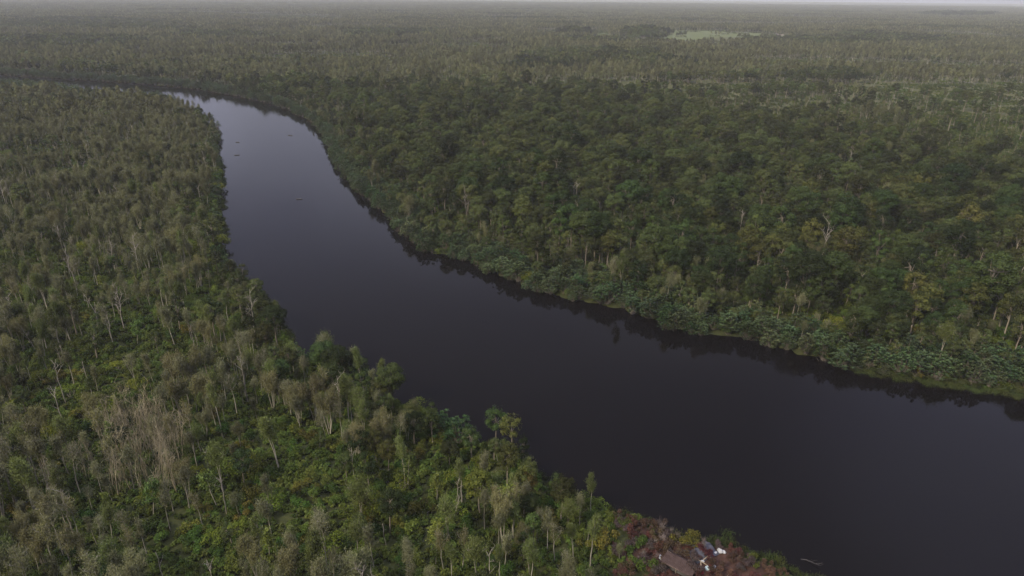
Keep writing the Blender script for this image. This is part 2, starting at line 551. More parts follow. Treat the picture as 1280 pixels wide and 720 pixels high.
FAR_Y = 15000.0
gx = axis([(-13000, -2000, 500), (-2000, -800, 60), (-800, -400, 12), (-400, 340, 4), (340, 900, 16), (900, 2000, 60), (2000, 13000, 500)])
gy = axis([(-300, 20, 20), (20, 420, 4), (420, 1000, 8), (1000, 2000, 60), (2000, FAR_Y, 400)])
GX, GY = np.meshgrid(gx, gy)
D, S = river_dist(GX, GY)
GZ = land_height(D, GX, GY)


def grid_mesh(name, X, Y, Z, mat):
    ny, nx = X.shape
    i = np.arange(ny - 1)[:, None] * nx; j = np.arange(nx - 1)[None, :]
    f = np.stack([i + j, i + j + 1, i + nx + j + 1, i + nx + j], -1).reshape(-1, 4)
    me = build_mesh(name, [(np.stack([X, Y, Z], -1).reshape(-1, 3), f, mat, None)])
    me.polygons.foreach_set('use_smooth', np.ones(len(me.polygons), bool))
    return me


def noise_node(N, L, vec, scale, detail=4, rough=.55):
    n = N.new('ShaderNodeTexNoise')
    n.inputs['Scale'].default_value = scale; n.inputs['Detail'].default_value = detail; n.inputs['Roughness'].default_value = rough
    L.new(vec, n.inputs['Vector'])
    return n.outputs['Fac']


def ramp(N, L, fac, stops):
    c = N.new('ShaderNodeValToRGB')
    el = c.color_ramp.elements
    while len(el) < len(stops):
        el.new(.5)
    for e, (p, col) in zip(el, stops):
        e.position = p; e.color = rgb(col)
    L.new(fac, c.inputs['Fac'])
    return c.outputs['Color']


def mixc(N, L, a, b, f, mode='MIX'):
    m = N.new('ShaderNodeMix'); m.data_type = 'RGBA'; m.blend_type = mode
    for s, v in (('A', a), ('B', b), ('Factor', f)):
        if hasattr(v, 'links'):
            L.new(v, m.inputs[s])
        else:
            m.inputs[s].default_value = v if s == 'Factor' else rgb(v)
    return m.outputs['Result']


M_GROUND, t, b = new_mat('swamp_ground')
N, L = t.nodes, t.links
pos = N.new('ShaderNodeNewGeometry').outputs['Position']
fine = ramp(N, L, noise_node(N, L, pos, .9, 6, .65), [(.3, (.018, .022, .008)), (.55, (.036, .042, .014)), (.75, (.068, .064, .028))])
broad = ramp(N, L, noise_node(N, L, pos, .012, 5, .6), [(.35, (.75, .8, .75)), (.65, (1.25, 1.15, .95))])
mead = N.new('ShaderNodeAttribute'); mead.attribute_name = 'meadow'
straw = ramp(N, L, noise_node(N, L, pos, .15, 6, .7), [(.3, (.046, .052, .022)), (.5, (.070, .074, .034)), (.7, (.092, .090, .046))])
L.new(mixc(N, L, mixc(N, L, fine, straw, mead.outputs['Fac']), broad, 1.0, 'MULTIPLY'), b.inputs['Base Color'])
b.inputs['Roughness'].default_value = .95
b.inputs['Specular IOR Level'].default_value = .1

gu, gv, gw = project(GX, GY, GZ * 0 + 3)
ok_ = GY > 100
plain_ = np.where(ok_ & (gu > 560) & (gv < np.interp(gu, [640, 800, 1000, 1200, 1600], [112, 128, 160, 190, 250])) & (gv > -20), np.clip((gu - 560) / 150, 0, 1), .12) * ok_
GROUND_PLAIN = np.clip(plain_, 0, 1).astype(np.float32)
ground_me = grid_mesh('ground', GX, GY, GZ, M_GROUND)
at_ = ground_me.attributes.new('meadow', 'FLOAT', 'POINT')
at_.data.foreach_set('value', GROUND_PLAIN.ravel())
ground_o = bpy.data.objects.new('ground', ground_me)
COL.objects.link(ground_o)
ground_o['kind'] = 'structure'

M_WATER, t, b = new_mat('black_river_water')
N, L = t.nodes, t.links
pos = N.new('ShaderNodeNewGeometry').outputs['Position']
b.inputs['Base Color'].default_value = (.0035, .0025, .0025, 1)
b.inputs['IOR'].default_value = 1.333
b.inputs['Roughness'].default_value = .04
mpn = N.new('ShaderNodeMapping'); mpn.inputs['Scale'].default_value = (1, 1.0, 1)
L.new(pos, mpn.inputs['Vector'])
rip = noise_node(N, L, mpn.outputs['Vector'], 1.4, 3, .5)
bmp = N.new('ShaderNodeBump')
bmp.inputs['Distance'].default_value = .05
wind = N.new('ShaderNodeMapRange')
wind.inputs['From Min'].default_value = .4; wind.inputs['From Max'].default_value = .62
wind.inputs['To Min'].default_value = .03; wind.inputs['To Max'].default_value = .5
L.new(noise_node(N, L, pos, .012, 3, .5), wind.inputs['Value'])
L.new(wind.outputs['Result'], bmp.inputs['Strength'])
L.new(rip, bmp.inputs['Height'])
L.new(bmp.outputs['Normal'], b.inputs['Normal'])
wm = bpy.data.meshes.new('river_water')
wm.from_pydata([(-1500, 20, 0), (800, 20, 0), (800, 1300, 0), (-1500, 1300, 0)], [], [(0, 1, 2, 3)])
wm.materials.append(M_WATER)
water = bpy.data.objects.new('river_water', wm)
COL.objects.link(water)
water['kind'] = 'structure'

mh = bpy.data.materials.new('pale_haze')
mh.use_nodes = True
mh.node_tree.nodes.clear()
ho = mh.node_tree.nodes.new('ShaderNodeOutputMaterial')
hv = mh.node_tree.nodes.new('ShaderNodeVolumePrincipled')
HAZE_DENSITY = 0.95e-4
hv.inputs['Density'].default_value = HAZE_DENSITY
hv.inputs['Color'].default_value = (.96, .975, .98, 1)
hv.inputs['Anisotropy'].default_value = 0.0
mh.node_tree.links.new(hv.outputs['Volume'], ho.inputs['Volume'])
x0, x1, y0, y1, z0, z1 = -13400, 13400, -700, FAR_Y + 400, -2.8, 86
hm = bpy.data.meshes.new('haze')
hm.from_pydata([(x, y, z) for z in (z0, z1) for y in (y0, y1) for x in (x0, x1)], [],
               [(0, 2, 3, 1), (4, 5, 7, 6), (0, 1, 5, 4), (2, 6, 7, 3), (0, 4, 6, 2), (1, 3, 7, 5)])
hm.materials.append(mh)
haze = bpy.data.objects.new('haze', hm)
COL.objects.link(haze)
haze['kind'] = 'stuff'

# ------------------------------------------------------------------ one mesh pair for each look of each kind
SRC = bpy.data.collections.new('plant_sources')


class Kind:
    def __init__(self, name):
        self.name = name; self.var = []

    def add(self, builder, bark, leaf, look, tint=(1, 1, 1), btint=None):
        T, K, H = builder
        i = len(self.var)
        tm = build_mesh(self.name + '_trunk', [T.part(bark)])
        km = build_mesh(self.name + '_crown', [K.part(leaf)]) if K.v else None
        self.var.append(dict(T=T.part(bark), K=K.part(leaf) if K.v else None, tm=tm, km=km, H=H, look=look, tint=tint, btint=btint or (1, 1, 1)))


SW, DE, BR, SH, BU, SA, RE, BS = Kind('swamp_tree'), Kind('dead_tree'), Kind('forest_tree'), Kind('riverside_shrub'), Kind('bush'), Kind('young_tree'), Kind('red_shrub'), Kind('bare_shrub')
GREY, OLIVE, BROWN = (1.06, 1.05, 1.15), (.82, .98, .62), (1.06, .98, .90)
SW.add(swamp_tree(1, wide=1.2), M_SWAMP_BARK, M_SWAMP_LEAF, 'straight grey-crowned', GREY)
SW.add(swamp_tree(2, lean=.10), M_SWAMP_BARK, M_SWAMP_LEAF, 'leaning grey-crowned', GREY)
SW.add(swamp_tree(3, forks=4, h=11.5, wide=1.15), M_SWAMP_BARK, M_SWAMP_LEAF, 'many-stemmed brownish', BROWN)
SW.add(swamp_tree(4, wide=.7, h=13.5), M_SWAMP_BARK, M_SWAMP_LEAF, 'tall narrow olive', OLIVE)
SW.add(swamp_tree(5, wide=1.4, h=10.5, forks=2), M_SWAMP_BARK, M_SWAMP_LEAF, 'wide-crowned olive', OLIVE)
SW.add(swamp_tree(6, lean=-.12, leafy=.5), M_SWAMP_BARK, M_SWAMP_LEAF, 'leaning thin-leaved brownish', BROWN)
SW.add(swamp_tree(7, leafy=.5, h=12, wide=1.25), M_SWAMP_BARK, M_SWAMP_LEAF, 'thin-leaved grey', GREY)
SW.add(swamp_tree(8, forks=2, h=12.5, leafy=1.2), M_SWAMP_BARK, M_SWAMP_LEAF, 'forked olive', OLIVE)
DE.add(dead_tree(1, 12, 0, 5), M_DEAD_BARK, M_DEAD_BARK, 'straight bleached')
DE.add(dead_tree(2, 10, .22, 5), M_DEAD_BARK, M_DEAD_BARK, 'leaning bleached')
DE.add(dead_tree(3, 7, .05, 1, 1, True), M_DEAD_BARK, M_DEAD_BARK, 'snapped-off pale')
DE.add(dead_tree(4, 14, .04, 9, 4), M_DEAD_BARK, M_DEAD_BARK, 'tall many-branched pale')
DE.add(dead_tree(5, 9, -.3, 7, 3), M_DEAD_BARK, M_DEAD_BARK, 'slanting bare-branched')
for s in range(4):
    DE.add(dead_tree(20 + s, 9 + s * .8, (.10, -.12, .24, -.03)[s], 5, 5, False, 32), M_DEAD_BARK, M_DEAD_BARK, ('brown vine-hung', 'brown leaning vine-hung', 'brown steeply leaning vine-hung', 'tall brown vine-hung')[s], btint=(.94, .91, .71))
GREEN, DKGREEN, WARM, RUST = (.95, 1.1, .90), (.60, .74, .66), (1.15, 1.03, .85), (1.65, 1.0, .85)
for k, (look, tint, kw) in enumerate([
        ('round dark green', DKGREEN, {}), ('broad dark green', DKGREEN, dict(wide=1.25, tall=.85, lobes=17)), ('tall mid green', GREEN, dict(tall=1.35, wide=.85)),
        ('broad olive-brown', WARM, dict(wide=1.15, lobes=16)), ('small round mid green', GREEN, dict(h=11)), ('lopsided olive-brown', WARM, dict(lobes=9)),
        ('tall dark green', DKGREEN, dict(h=19, lobes=16)), ('light yellow-green', (1.7, 1.65, .9), dict(h=13)), ('rusty brown', RUST, dict(h=14, lobes=9)),
        ('narrow dark green', DKGREEN, dict(wide=.75, tall=1.4))]):
    BR.add(broad_tree(40 + k, **kw), M_BROAD_BARK, M_BROAD_LEAF, look, tint)
for k in range(5):
    SH.add(river_shrub(70 + k), M_BROAD_BARK, M_SHRUB_LEAF, ('pale blue-green', 'broad blue-green', 'deep green', 'silvery blue-green', 'dense blue-green')[k], ((1, 1, 1.05), (.9, 1, .95), (.55, .66, .5), (1.3, 1.15, 1.15), (.85, .92, .8))[k])
for k in range(6):
    BU.add(bush(90 + k, flat=(1, .8, 1, 1.2, .9, 1)[k]), M_BROAD_BARK, M_BUSH_LEAF, ('leafy mid green', 'low spreading green', 'dark green', 'upright yellow-green', 'dull olive', 'brownish')[k], ((1, 1.05, 1), (.8, 1, .8), (.6, .78, .7), (1.5, 1.4, .9), (1.05, .95, .9), (1.35, .95, .85))[k])
for k in range(4):
    SA.add(sapling(110 + k, wide=(1, .8, 1.6, 1.3)[k], h=(7, 9, 6, 8)[k]), M_SWAMP_BARK, M_SAP_LEAF, ('slim lime green', 'tall thin lime green', 'bushy yellow-green', 'spreading light green')[k], ((.9, .95, .8), (.75, .85, .8), (1, 1, .7), (.62, .78, .7))[k])
for k in range(3):
    RE.add(bush(130 + k, h=2.6), M_BROAD_BARK, M_RED_LEAF, ('dark red', 'russet', 'faded purplish-brown')[k], ((1, .8, .9), (.9, 1.25, 1), (.75, 1.2, 1.5))[k])


for k in range(3):
    T_, K_, H_ = dead_tree(150 + k, 2.6, (.1, -.25, .3)[k], 10, 6)
    BS.add((T_, K_, H_), M_DEAD_BARK, M_DEAD_BARK, ('grey', 'slanting grey', 'purplish-grey')[k], btint=((.7, .66, .66), (.6, .55, .55), (.62, .52, .58))[k])


def source(kind, tag):
    """unlinked single-mesh copies of a kind's looks, for the masses that geometry nodes scatter"""
    c = bpy.data.collections.new(tag)
    for i, v in enumerate(kind.var):
        me = build_mesh(f'{tag}_{i:02d}', [v['T']] + ([v['K']] if v['K'] else []))
        o = bpy.data.objects.new(f'{tag}_{i:02d}', me)
        o.color = (*(v['btint'] if kind in (DE, BS) else v['tint']), 1)
        c.objects.link(o)
    return c


def scatter(name, coll, pts, rotz, scl, idx, label=None, tilt=None):
    n = len(pts)
    me = bpy.data.meshes.new(name)
    me.vertices.add(n); me.vertices.foreach_set('co', np.asarray(pts, np.float32).ravel())
    a = me.attributes.new('rot', 'FLOAT_VECTOR', 'POINT')
    rv = np.zeros((n, 3), np.float32); rv[:, 2] = rotz
    if tilt is not None:
        rv[:, :2] = tilt
    a.data.foreach_set('vector', rv.ravel())
    a = me.attributes.new('scl', 'FLOAT_VECTOR', 'POINT')
    scl = np.asarray(scl, np.float32)
    sv = np.stack([scl] * 3, -1) if scl.ndim == 1 else scl
    a.data.foreach_set('vector', sv.astype(np.float32).ravel())
    a = me.attributes.new('idx', 'INT', 'POINT')
    a.data.foreach_set('value', np.asarray(idx, np.int32))
    o = bpy.data.objects.new(name, me)
    COL.objects.link(o)
    ng = bpy.data.node_groups.new(name, 'GeometryNodeTree')
    ng.interface.new_socket('Geometry', in_out='INPUT', socket_type='NodeSocketGeometry')
    ng.interface.new_socket('Geometry', in_out='OUTPUT', socket_type='NodeSocketGeometry')
    N, L = ng.nodes, ng.links
    gi, go = N.new('NodeGroupInput'), N.new('NodeGroupOutput')
    iop = N.new('GeometryNodeInstanceOnPoints')
    ci = N.new('GeometryNodeCollectionInfo')
    ci.inputs['Collection'].default_value = coll
    ci.inputs['Separate Children'].default_value = True
    ci.inputs['Reset Children'].default_value = True
    iop.inputs['Pick Instance'].default_value = True
    def attr(nm, ty):
        x = N.new('GeometryNodeInputNamedAttribute'); x.data_type = ty; x.inputs['Name'].default_value = nm
        return x.outputs['Attribute']
    e2r = N.new('FunctionNodeEulerToRotation')
    L.new(attr('rot', 'FLOAT_VECTOR'), e2r.inputs[0])
    L.new(gi.outputs[0], iop.inputs['Points'])
    L.new(ci.outputs[0], iop.inputs['Instance'])
    L.new(attr('idx', 'INT'), iop.inputs['Instance Index'])
    L.new(e2r.outputs[0], iop.inputs['Rotation'])
    L.new(attr('scl', 'FLOAT_VECTOR'), iop.inputs['Scale'])
    L.new(iop.outputs[0], go.inputs[0])
    md = o.modifiers.new('scatter', 'NODES')
    md.node_group = ng
    o['kind'] = 'stuff'
    if label:
        o['label'] = label
    return o


# ------------------------------------------------------------------ where everything grows
def candidates(cell, ymin, ymax, margin=1.16):
    """jittered grid over the strip of ground the photograph can see"""
    hw = 640 / F_PX * margin
    ys = np.arange(ymin, ymax, cell)
    out = []
    for y in ys:
        # half width of the view at this distance along the ground
        depth = y * math.cos(PITCH) + CAM_H * math.sin(PITCH)
        w = depth * hw + 15
        xs = np.arange(-w, w, cell)
        out.append(np.stack([xs, np.full(len(xs), y)], -1))
    p = np.concatenate(out)
    return p + rng.uniform(-.5, .5, p.shape) * cell * .95


def info(p):
    x, y = p[:, 0], p[:, 1]
    d, near = river_dist(x, y)
    u, v, w = project(x, y, np.where(near, 0.0, 13.0))      # on the far bank the line of sight to the canopy decides
    return x, y, d, near, u, v, w


def ell(u, v, cu, cv, ru, rv):
    return np.exp(-(((u - cu) / ru) ** 2 + ((v - cv) / rv) ** 2))


def forest_edge(u):
    u = np.asarray(u, float)
    e = np.interp(u, [-400, 0, 200, 350, 430, 640, 720, 800, 900, 1000, 1100, 1200, 1300, 1600], [66, 80, 86, 100, 112, 116, 114, 128, 138, 160, 174, 190, 208, 250])
    # a mixed fringe: wide on the left, narrow on the right
    return e + rng.normal(size=u.shape) * np.interp(u, [300, 640, 800], [13, 14, 5])


CLEAR = lambda u, v: np.maximum(np.exp(-(((u - 875) / 95) ** 4 + ((v - 730) / 75) ** 4)), ((u > 930) & (v > 640)) * 1.0)          # the burnt camp clearing at the bottom
OPEN = lambda u, v: np.maximum.reduce([ell(u, v, 90, 500, 120, 70), ell(u, v, 320, 570, 80, 70) * .8, ell(u, v, 60, 400, 90, 40) * .7, ell(u, v, 400, 640, 60, 60) * .5, ell(u, v, 300, 700, 60, 40) * .5])
THICKET = lambda u, v: np.maximum.reduce([ell(u, v, 190, 618, 60, 66), ell(u, v, 180, 560, 44, 46), ell(u, v, 60, 640, 30, 22) * .62, ell(u, v, 110, 600, 22, 18) * .6])

MID = 640.0     # beyond this distance the forest is scattered as clumps
P = {}


def keep(p, prob):
    return rng.random(len(p)) < prob


def near_z(p):
    d, _ = river_dist(p[:, 0], p[:, 1])
    return land_height(d, p[:, 0], p[:, 1]) - .08


# slender swamp trees
p = candidates(3.7, 55, MID)
x, y, d, nr, u, v, w = info(p)
clump = vnoise(x, y, 34, 1) * .5 + vnoise(x, y, 13, 2) * .5
pr = np.where(nr, np.clip((clump - .37) * 4.5, .05, .95) * (1 - .85 * OPEN(u, v)) * (CLEAR(u, v) < .3) * (1 - .92 * THICKET(u, v)),
              np.where(v < forest_edge(u) + 6, np.clip((clump - .3) * 1.6, .03, .8) * np.where((u > 680) & (v > 95), .07, 1.0), .05))
pr = pr * (d > 3) * np.where(nr & (d < 12), .45, 1)
p = p[keep(p, pr)]
x, y, d, nr, u, v, w = info(p)
low = nr & (u < 250) & (v > 520)
ix = np.where(low, rng.choice(8, len(p), p=[.12, .20, .16, .04, .06, .26, .14, .02]), rng.choice(8, len(p), p=[.17, .13, .13, .13, .11, .1, .14, .09]))
P['SW'] = (SW, p, rng.uniform(.56, 1.06, len(p)) * (.75 + .5 * vnoise(p[:, 0], p[:, 1], 24, 51)) * np.where(nr & (u > 740) & (v > 560), .6, 1), ix)

# dead trees
p = candidates(6.0, 45, MID)
x, y, d, nr, u, v, w = info(p)
pr = np.where(nr, .055 + .05 * (vnoise(x, y, 30, 4) > .55), np.where(v < forest_edge(u) + 10, np.where((u > 680) & (v > 95), .02, .11), .028)) * (d > 4) * (CLEAR(u, v) < .3) * ~(nr & (u > 690) & (v > 540))
p1 = p[keep(p, pr)]
i1 = rng.choice(5, len(p1), p=[.3, .2, .15, .2, .15])
p = candidates(2.0, 75, 190)
x, y, d, nr, u, v, w = info(p)
p2 = p[keep(p, np.clip(THICKET(u, v) * 1.3 - .35, 0, 1) * .5)]
i2 = 5 + rng.integers(0, 4, len(p2))
P['DE'] = (DE, np.vstack([p1, p2]), np.concatenate([rng.uniform(.7, 1.2, len(p1)), rng.uniform(.8, 1.15, len(p2))]), np.concatenate([i1, i2]))

# forest trees of the far bank and along the near bank
p = candidates(4.9, 70, MID + 120)
x, y, d, nr, u, v, w = info(p)
pr = np.where(nr, np.where(d < 11, np.where(v < 345, .16, .8), .05 + .16 * (vnoise(x, y, 28, 6) > .58)) * (CLEAR(u, v) < .05) * (1 - .7 * OPEN(u, v)) * (1 - THICKET(u, v)) * np.where((u > 715) & (v > 560), .25, 1),
              np.where(v > forest_edge(u), np.where(vnoise(x, y, 14, 41) > .22, .92, .25), np.where(v > forest_edge(u) - 14, .3, .05)))
pr = pr * (d > np.where(nr, 3.0, 5.0))
p = p[keep(p, pr)]
x, y, d, nr, u, v, w = info(p)
warm = vnoise(x, y, 40, 8)
pw = np.where(warm[:, None] > .55, np.array([[.10, .08, .12, .22, .1, .17, .06, .04, .04, .07]]), np.array([[.17, .13, .13, .09, .11, .07, .12, .04, .012, .128]]))
pw = np.cumsum(pw / pw.sum(1, keepdims=True), 1)
ix = (rng.random((len(p), 1)) > pw).sum(1).clip(0, 9)
sc = (rng.uniform(.55, 1.12, len(p)) + .25 * (rng.random(len(p)) < .12)) * np.where(nr, .68, np.clip(.42 + d / 60, .5, 1.0))
P['BR'] = (BR, p, sc, ix)

# shrubs hanging over the far bank's waterline
p = candidates(3.3, 70, 1250)
x, y, d, nr, u, v, w = info(p)
pr = np.where(nr, np.where((d < 22) & (v < 135), .8, np.where((d < 4) & (v < 560), .25, 0)), np.where(d < 10 + 12 * vnoise(x, y, 25, 3), .85, 0)) * (d > np.where(nr, .8, np.where(u > 1120, 1.2, -.9))) * (CLEAR(u, v) < .3)
p = p[keep(p, pr)]
x, y, d, nr, u, v, w = info(p)
P['SH'] = (SH, p, rng.uniform(.5, 1.15, len(p)) * np.where(nr & (v < 135), 1.5, 1), np.where(nr, 2, rng.integers(0, 5, len(p))))

# bushes
p = candidates(3.4, 55, 500)
x, y, d, nr, u, v, w = info(p)
pr = np.where(nr, np.where((d < 12) & (v < 350), 1.0, .55 + .3 * OPEN(u, v)), np.where(v < forest_edge(u) + 8, .3, np.where(d < 45, .6, .1))) * (d > 1.2) * (1 - .95 * CLEAR(u, v)) * (1 - .7 * THICKET(u, v))
p = p[keep(p, pr)]
x, y, d, nr, u, v, w = info(p)
edge = nr & (d < 12) & (v < 350)
P['BU'] = (BU, p, rng.uniform(.6, 1.25, len(p)) * np.where(edge, 1.4, 1), np.where(edge, rng.choice([0, 0, 3, 4], len(p)), rng.choice(6, len(p), p=[.25, .2, .2, .08, .15, .12])))

# young trees
p = candidates(8.0, 55, 500)
x, y, d, nr, u, v, w = info(p)
pr = np.where(nr, np.where((d < 12) & (v < 350), .5, .13), .015) * (d > 2) * (CLEAR(u, v) < .12)
p = p[keep(p, pr)]
P['SA'] = (SA, p, rng.uniform(.6, 1.15, len(p)), rng.integers(0, 4, len(p)))

# red shrubs of the clearing
p = candidates(1.7, 60, 150)
x, y, d, nr, u, v, w = info(p)
pr = nr * (d > .6) * np.where(ell(u, v, 845, 715, 26, 14) + ell(u, v, 895, 705, 22, 14) > .55, 0, CLEAR(u, v) ** .6 * .78)
pr[(u < 765) | (v < 630)] *= .15
pr[u > 930] *= .5
pr[u > 1003] = 0
p = p[keep(p, pr)]
P['RE'] = (RE, p, rng.uniform(.35, .9, len(p)), rng.choice(3, len(p), p=[.35, .35, .3]))

# leafless brush round the camp
p = candidates(1.9, 70, 150)
x, y, d, nr, u, v, w = info(p)
pr = nr * (d > .6) * np.where(ell(u, v, 848, 706, 28, 15) > .55, 0, ell(u, v, 855, 682, 45, 22)) * .75
p = p[keep(p, pr)]
P['BS'] = (BS, p, rng.uniform(.5, 1.0, len(p)), rng.integers(0, 3, len(p)))

# plants that stand out in the photograph: kind, look, where the foot stands, size
for key, ix, u, v, sc in [
        ('DE', 3, 1026, 332, 1.1), ('DE', 0, 720, 266, 1.05), ('DE', 1, 786, 268, 1.15), ('DE', 0, 1058, 224, 1.15), ('DE', 3, 1271, 362, 1.0), ('DE', 0, 716, 262, .9),
        ('DE', 1, 566, 652, .85), ('DE', 0, 573, 642, .75), ('DE', 2, 484, 688, .9), ('DE', 3, 252, 352, .55), ('DE', 4, 770, 262, .9), ('DE', 0, 924, 300, .9),
        ('SA', 1, 511, 614, 1.15), ('SA', 2, 270, 580, .85), ('SA', 2, 634, 648, 1.45), ('SA', 2, 620, 640, 1.2), ('SA', 1, 545, 712, .9), ('SA', 0, 338, 700, 1.0),
        ('SW', 4, 454, 664, 1.1), ('SW', 2, 76, 305, 1.25), ('SW', 3, 737, 712, .95), ('SW', 1, 684, 690, .85), ('SW', 7, 350, 590, 1.05), ('SW', 2, 60, 380, 1.1), ('SW', 0, 253, 352, .7),
        ('BR', 1, 425, 492, .78), ('BR', 1, 408, 480, .72), ('BR', 0, 452, 486, .62), ('BR', 7, 352, 424, .6), ('BR', 5, 640, 560, .75), ('BR', 0, 620, 548, .7), ('BR', 9, 655, 575, .6),
        ('BR', 7, 1252, 268, .85), ('BR', 7, 880, 345, 1.05), ('BR', 7, 486, 150, 1.1), ('BR', 8, 1131, 290, 1.05), ('BR', 8, 985, 362, .95), ('BR', 8, 1232, 310, .95), ('BR', 8, 470, 182, 1.0),
        ('BR', 8, 400, 565, .42), ('BR', 7, 655, 232, .9), ('BR', 7, 540, 275, .8)]:
    kind, p, a, b = P[key]
    g = ground(u, v, .8)
    far = np.hypot(p[:, 0] - g[0], p[:, 1] - g[1]) > (2.2 if key != 'BR' else 3.5)
    P[key] = (kind, np.vstack([p[far], g]), np.append(a[far], sc * (1.25 if key == 'DE' and v < 400 else 1)), np.append(b[far], ix))
    if key == 'DE' and v < 400:          # a gap in the canopy round the snag, wider towards the river
        k2, q, a2, b2 = P['BR']
        n_ = g / np.hypot(*g); hole = np.minimum(np.hypot(*(q - g + n_ * 5).T), np.hypot(*(q - g + n_ * 13).T)) > 6.5
        P['BR'] = (k2, q[hole], a2[hole], b2[hole])

# ------------------------------------------------------------------ single plants, largest in view first
NOUN = dict(SW='swamp tree', DE='dead tree', BR='forest tree', SH='riverside shrub', BU='bush', SA='young tree', RE='reddish shrub', BS='bare shrub')
LIMIT = dict(SW=300, DE=190, BR=300, SH=220, BU=290, SA=110, RE=120, BS=80)
STUFF = dict(SW='swamp_forest', DE='dead_forest', BR='broadleaf_forest', SH='bank_shrubbery', BU='undergrowth', SA='young_forest', RE='red_undergrowth', BS='dead_brush')
_o = 'first second third fourth fifth sixth seventh eighth ninth'.split()
ORD = [''] + _o + 'tenth eleventh twelfth thirteenth fourteenth fifteenth sixteenth seventeenth eighteenth nineteenth'.split()
for t_ in ('twent', 'thirt', 'fort', 'fift', 'sixt'):
    ORD += [t_ + 'ieth'] + [t_ + 'y-' + q for q in _o]
singles = []
for key, (kind, p, sc, ix) in P.items():
    if len(p) == 0:
        continue
    Hs = np.array([v['H'] for v in kind.var])[ix] * sc
    z = near_z(p)
    uc, vc, w = project(p[:, 0], p[:, 1], z + Hs * .6)
    ub, vb, wb = project(p[:, 0], p[:, 1], z)
    ok = (uc > 3) & (uc < 1277) & (vc > 3) & (vc < 716)
    size = np.where(ok, Hs / w, -1)
    order = np.argsort(-size)
    pick = order[:LIMIT[key]]
    pick = pick[size[pick] > 0]
    rest = np.setdiff1d(np.arange(len(p)), pick)
    rz = rng.uniform(0, 2 * math.pi, len(p))
    for i in pick:
        singles.append((key, kind, p[i], z[i], sc[i], ix[i], rz[i], uc[i], vc[i], w[i]))
    if len(rest):
        scatter(STUFF[key], source(kind, key.lower() + '_src'), np.column_stack([p[rest], z[rest]]), rz[rest], sc[rest], ix[rest])


def zone(key, u, v, near):
    if near:
        if v > 600:
            a = ['in lower left corner', 'below the dead thicket', 'along the bottom left of camp', 'beside the camp clearing'][int(np.clip(u // 200, 0, 3))]
        elif v > 480:
            a = ['left of the dead thicket', 'just right of the dead thicket', 'midway on near bank', 'on near bank above camp'][int(np.clip(u // 170, 0, 3))]
        elif v > 360:
            a = ['on the open left scrub', 'behind the dead thicket', 'by the near bank bulge'][int(np.clip(u // 140, 0, 2))]
        else:
            a = 'upriver on near bank'
    else:
        k = int(np.clip((u - 400) // 125, 0, 6))
        a = 'on far bank ' + ['at upper bend', 'below upper bend', 'left of middle', 'in the middle', 'right of middle', 'towards right edge', 'at right edge'][k]
    return a


buckets = {}
for s in singles:
    key, kind, p, z, sc, ix, rz, u, v, w = s
    d, nr = river_dist(p[:1], p[1:2])
    b = (key, kind.var[ix]['look'], zone(key, u, v, bool(nr[0])))
    buckets.setdefault(b, []).append(s)

GROUP = dict(SW='slender swamp trees', DE='leafless dead trees', BR='leafy forest trees', SH='shrubs along the waterline', BU='bushes under the trees', SA='young bright green trees', RE='reddish shrubs of the clearing', BS='bare shrubs round the camp')


def plant(key, kind, p, z, sc, ix, rz, label):
    v = kind.var[ix]
    o = bpy.data.objects.new(kind.name, None)
    o.empty_display_size = .5
    o.location = (p[0], p[1], z); o.rotation_euler = (0, 0, rz); o.scale = (sc, sc, sc)
    COL.objects.link(o)
    t_ = bpy.data.objects.new('trunk' if kind in (SW, DE, BR, SA) else 'stem', v['tm'])
    t_.parent = o; t_.color = (*v['btint'], 1)
    COL.objects.link(t_)
    if v['km']:
        c_ = bpy.data.objects.new('crown', v['km'])
        c_.parent = o; c_.color = (*(v['btint'] if kind in (DE, BS) else v['tint']), 1)
        COL.objects.link(c_)
    o['label'] = label; o['category'] = NOUN[key]; o['group'] = GROUP[key]
    return o


for (key, look, zn), ss in buckets.items():
    ss.sort(key=lambda s: s[7])
    n = len(ss)
    for i, s in enumerate(ss):
        if n == 1:
            lab = f'{look} {NOUN[key]} {zn}'
        elif i == 0:
            lab = f'leftmost {look} {NOUN[key]} {zn}'
        elif i == n - 1:
            lab = f'rightmost {look} {NOUN[key]} {zn}'
        elif i < len(ORD) - 1:
            lab = f'{ORD[i + 1]} from left {look} {NOUN[key]} {zn}'
        else:
            lab = f'late in the row {look} {NOUN[key]} {zn}'
        plant(s[0], s[1], s[2], s[3], s[4], s[5], s[6], lab)

# ------------------------------------------------------------------ low ground cover of leafy plants (nobody could count it)
cov = bpy.data.collections.new('cover_src')
for i in range(5):
    T, K, H = bush(200 + i, .38, 1.5, .8)
    o = bpy.data.objects.new(f'cover_src_{i:02d}', build_mesh('cover', [K.part(M_BUSH_LEAF)]))
    o.color = (*((.9, 1.1, .9), (.65, .9, .7), (1.1, 1.1, .9), (.75, .8, .7), (1.2, 1.0, .85))[i], 1)
    cov.objects.link(o)
p = candidates(1.65, 55, 400)
x, y, d, nr, u, v, w = info(p)
pr = np.where(nr, .85, np.where(v < forest_edge(u) + 10, .5, .12)) * (d > .8) * (1 - .97 * np.clip(CLEAR(u, v) * 1.5, 0, 1))
p = p[keep(p, pr)]
green = vnoise(p[:, 0], p[:, 1], 18, 12)
ix = np.where(green > .55, rng.choice([0, 1, 2], len(p)), rng.choice([1, 3, 4], len(p)))
scatter('ground_cover', cov, np.column_stack([p, near_z(p)]), rng.uniform(0, 6.28, len(p)), rng.uniform(.5, 1.15, len(p)), ix)

